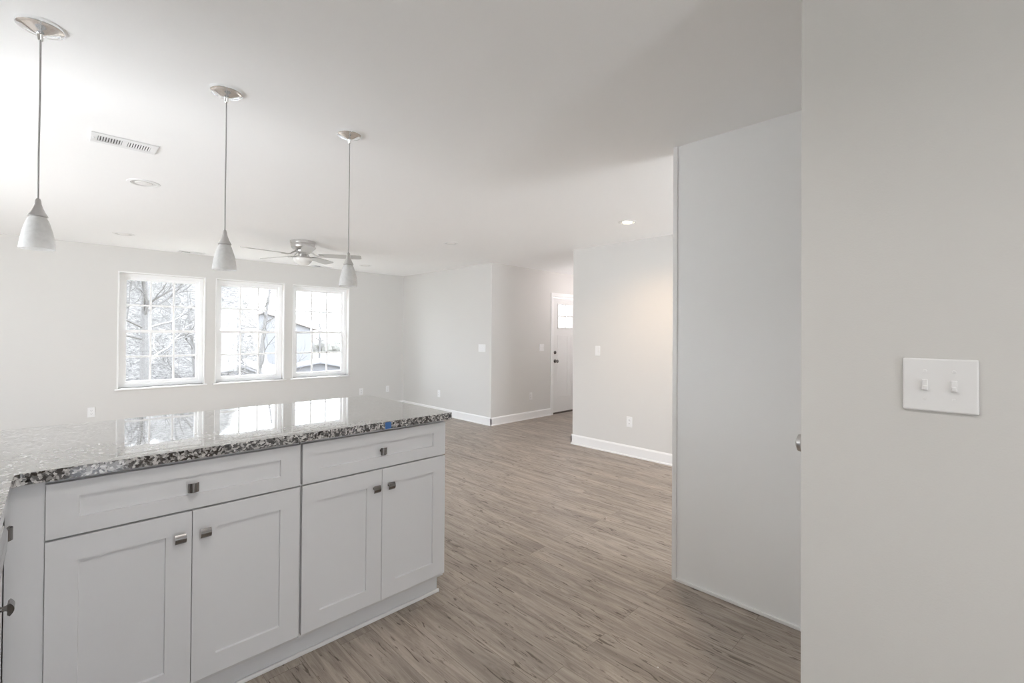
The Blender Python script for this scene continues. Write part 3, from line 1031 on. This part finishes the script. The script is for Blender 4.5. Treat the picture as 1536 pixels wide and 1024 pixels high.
def house(x, y, rz, w, d, h, rh, label, roofm, gable_window=False, chimney=False, sink=0.0):
    z = ground_z(y) - .1 - sink
    root = thing('house', label, 'house', (x, y, z), rz, group='neighbouring buildings outside the windows')
    b = MB(); b.box(-w / 2, -d / 2, 0, w / 2, d / 2, h)
    v = [b.bm.verts.new(p) for p in ((-w / 2, -d / 2, h), (w / 2, -d / 2, h), (0, -d / 2, h + rh), (-w / 2, d / 2, h), (w / 2, d / 2, h), (0, d / 2, h + rh))]
    b.bm.faces.new((v[0], v[1], v[2])); b.bm.faces.new((v[4], v[3], v[5]))
    b.build('walls', M_SIDING, root)
    r = MB()
    e = .3
    for s in (-1, 1):
        q = []
        for yy in (-d / 2 - e, d / 2 + e):
            for xx, zz in ((0, h + rh + .12), (s * (w / 2 + e), h - e * rh / (w / 2) + .12)):
                q.append((xx, yy, zz)); q.append((xx, yy, zz - .1))
        V = [r.bm.verts.new(p) for p in q]
        for f in ((0, 2, 6, 4), (1, 5, 7, 3), (0, 1, 3, 2), (4, 6, 7, 5), (0, 4, 5, 1), (2, 3, 7, 6)):
            r.bm.faces.new([V[i] for i in f])
    r.build('roof', roofm, root)
    for xx in (-w * .27, w * .27):
        wn = MB().box(xx - .45, -d / 2 - .05, .9, xx + .45, -d / 2 - .001, 2.1)
        wn.build('window', M_HWIN, root)
    if gable_window:
        MB().box(-.3, -d / 2 - .06, h + .15, .3, -d / 2 - .001, h + .95).build('gable_vent', M_ROOF, root)
    if chimney:
        MB().box(w * .2, -.3, h, w * .2 + .6, .3, h + rh + .7).build('chimney', M_ROOFD, root)
    return root


house(6.3, 24.2, -.30, 5.6, 7.0, 1.9, 1.25, 'pale house with a low gable roof outside the middle window', M_ROOF, gable_window=True)
house(13.6, 46.0, -.3, 7.6, 8.0, 4.7, 1.3, 'brown-roofed house far outside the middle window', M_ROOFD, chimney=True)
house(12.6, 30.5, -.45, 5.4, 5.0, 2.1, .55, 'low grey building outside the right window', M_SIDING)
# wooded slope behind the left window, with winter brush as its surface
def brush_mat():
    m, nt, b = mat_new('winter_brush')
    N, L = nt.nodes, nt.links
    tc = N.new('ShaderNodeTexCoord')
    mp = N.new('ShaderNodeMapping'); mp.inputs['Scale'].default_value = (1.0, 0.5, 2.6)
    L.new(tc.outputs['Object'], mp.inputs['Vector'])
    nz = N.new('ShaderNodeTexNoise'); nz.inputs['Scale'].default_value = 3.2; nz.inputs['Detail'].default_value = 9
    nz.inputs['Roughness'].default_value = 0.75; nz.inputs['Distortion'].default_value = 2.5
    L.new(mp.outputs['Vector'], nz.inputs['Vector'])
    rp = N.new('ShaderNodeValToRGB')
    e = rp.color_ramp.elements
    e[0].position = 0.38; e[0].color = (0.085, 0.08, 0.076, 1)
    e[1].position = 0.62; e[1].color = (0.35, 0.33, 0.312, 1)
    L.new(nz.outputs['Fac'], rp.inputs['Fac'])
    L.new(rp.outputs['Color'], b.inputs['Base Color'])
    b.inputs['Roughness'].default_value = 0.95
    b.inputs['Specular IOR Level'].default_value = 0.1
    bp = N.new('ShaderNodeBump'); bp.inputs['Strength'].default_value = 0.6; bp.inputs['Distance'].default_value = 0.15
    L.new(nz.outputs['Fac'], bp.inputs['Height']); L.new(bp.outputs['Normal'], b.inputs['Normal'])
    return m


M_BRUSH = brush_mat()
rb = random.Random(5)
hb = MB()
NU, NV = 60, 26
hv = []
for j in range(NV + 1):
    row = []
    for i in range(NU + 1):
        x = -16 + 27 * i / NU
        y = 23 + 13 * j / NV
        edge = min(1, max(0, (9.6 - x) / 3.4)); edge = edge * edge * (3 - 2 * edge)
        ramp = min(1, j / 9.0)
        z = ground_z(y) - .3 + (9.2 * edge * ramp) + rb.uniform(-.28, .28) * ramp
        row.append(hb.bm.verts.new((x + rb.uniform(-.12, .12), y + rb.uniform(-.25, .25), z)))
    hv.append(row)
for j in range(NV):
    for i in range(NU):
        hb.bm.faces.new((hv[j][i], hv[j][i + 1], hv[j + 1][i + 1], hv[j + 1][i]))
struct(hb.build('ground_hill', M_BRUSH, smooth=True), 'brush-covered slope rising behind the trees outside the left window', 'hillside')
hm = MB()
for i in range(150):
    x = 4 + i * .55 + rb.uniform(-.4, .4); y = 84 + rb.uniform(-3, 3)
    bmesh.ops.create_icosphere(hm.bm, subdivisions=2, radius=1, matrix=Matrix.Translation((x, y, ground_z(y) + .5)) @ Matrix.Diagonal((rb.uniform(.6, 1.2), .9, rb.uniform(.9, 1.9), 1)))
for v in hm.bm.verts:
    v.co += Vector((rb.uniform(-.16, .16), rb.uniform(-.16, .16), rb.uniform(-.16, .16)))
tag(hm.build('far_tree_line', M_HEDGE), 'pale row of distant brush beyond the road', 'brush', None, 'stuff')

# ------------------------------------------------------------------ crumbs left on the floor
def chip(x, y, s, label):
    c = MB()
    bmesh.ops.create_icosphere(c.bm, subdivisions=1, radius=s, matrix=Matrix.Translation((0, 0, s * .45)) @ Matrix.Diagonal((1, .8, .45, 1)))
    o = c.build('paint_chip', M_CHIP, None, False, (x, y, 0))
    tag(o, label, 'paint chip', 'paint chips on the floor')

for cx_, cy_, cs_, lb in ((2.503, 1.819, .0055, 'white paint chip on the mid floor, largest of the scattered flecks'),
                          (2.966, 1.979, .0042, 'tiny white paint chip farthest along the floor towards the lit wall'),
                          (1.793, .942, .0035, 'white paint chip nearest the bottom of the photo, in front of the partition')):
    chip(cx_, cy_, cs_, lb)
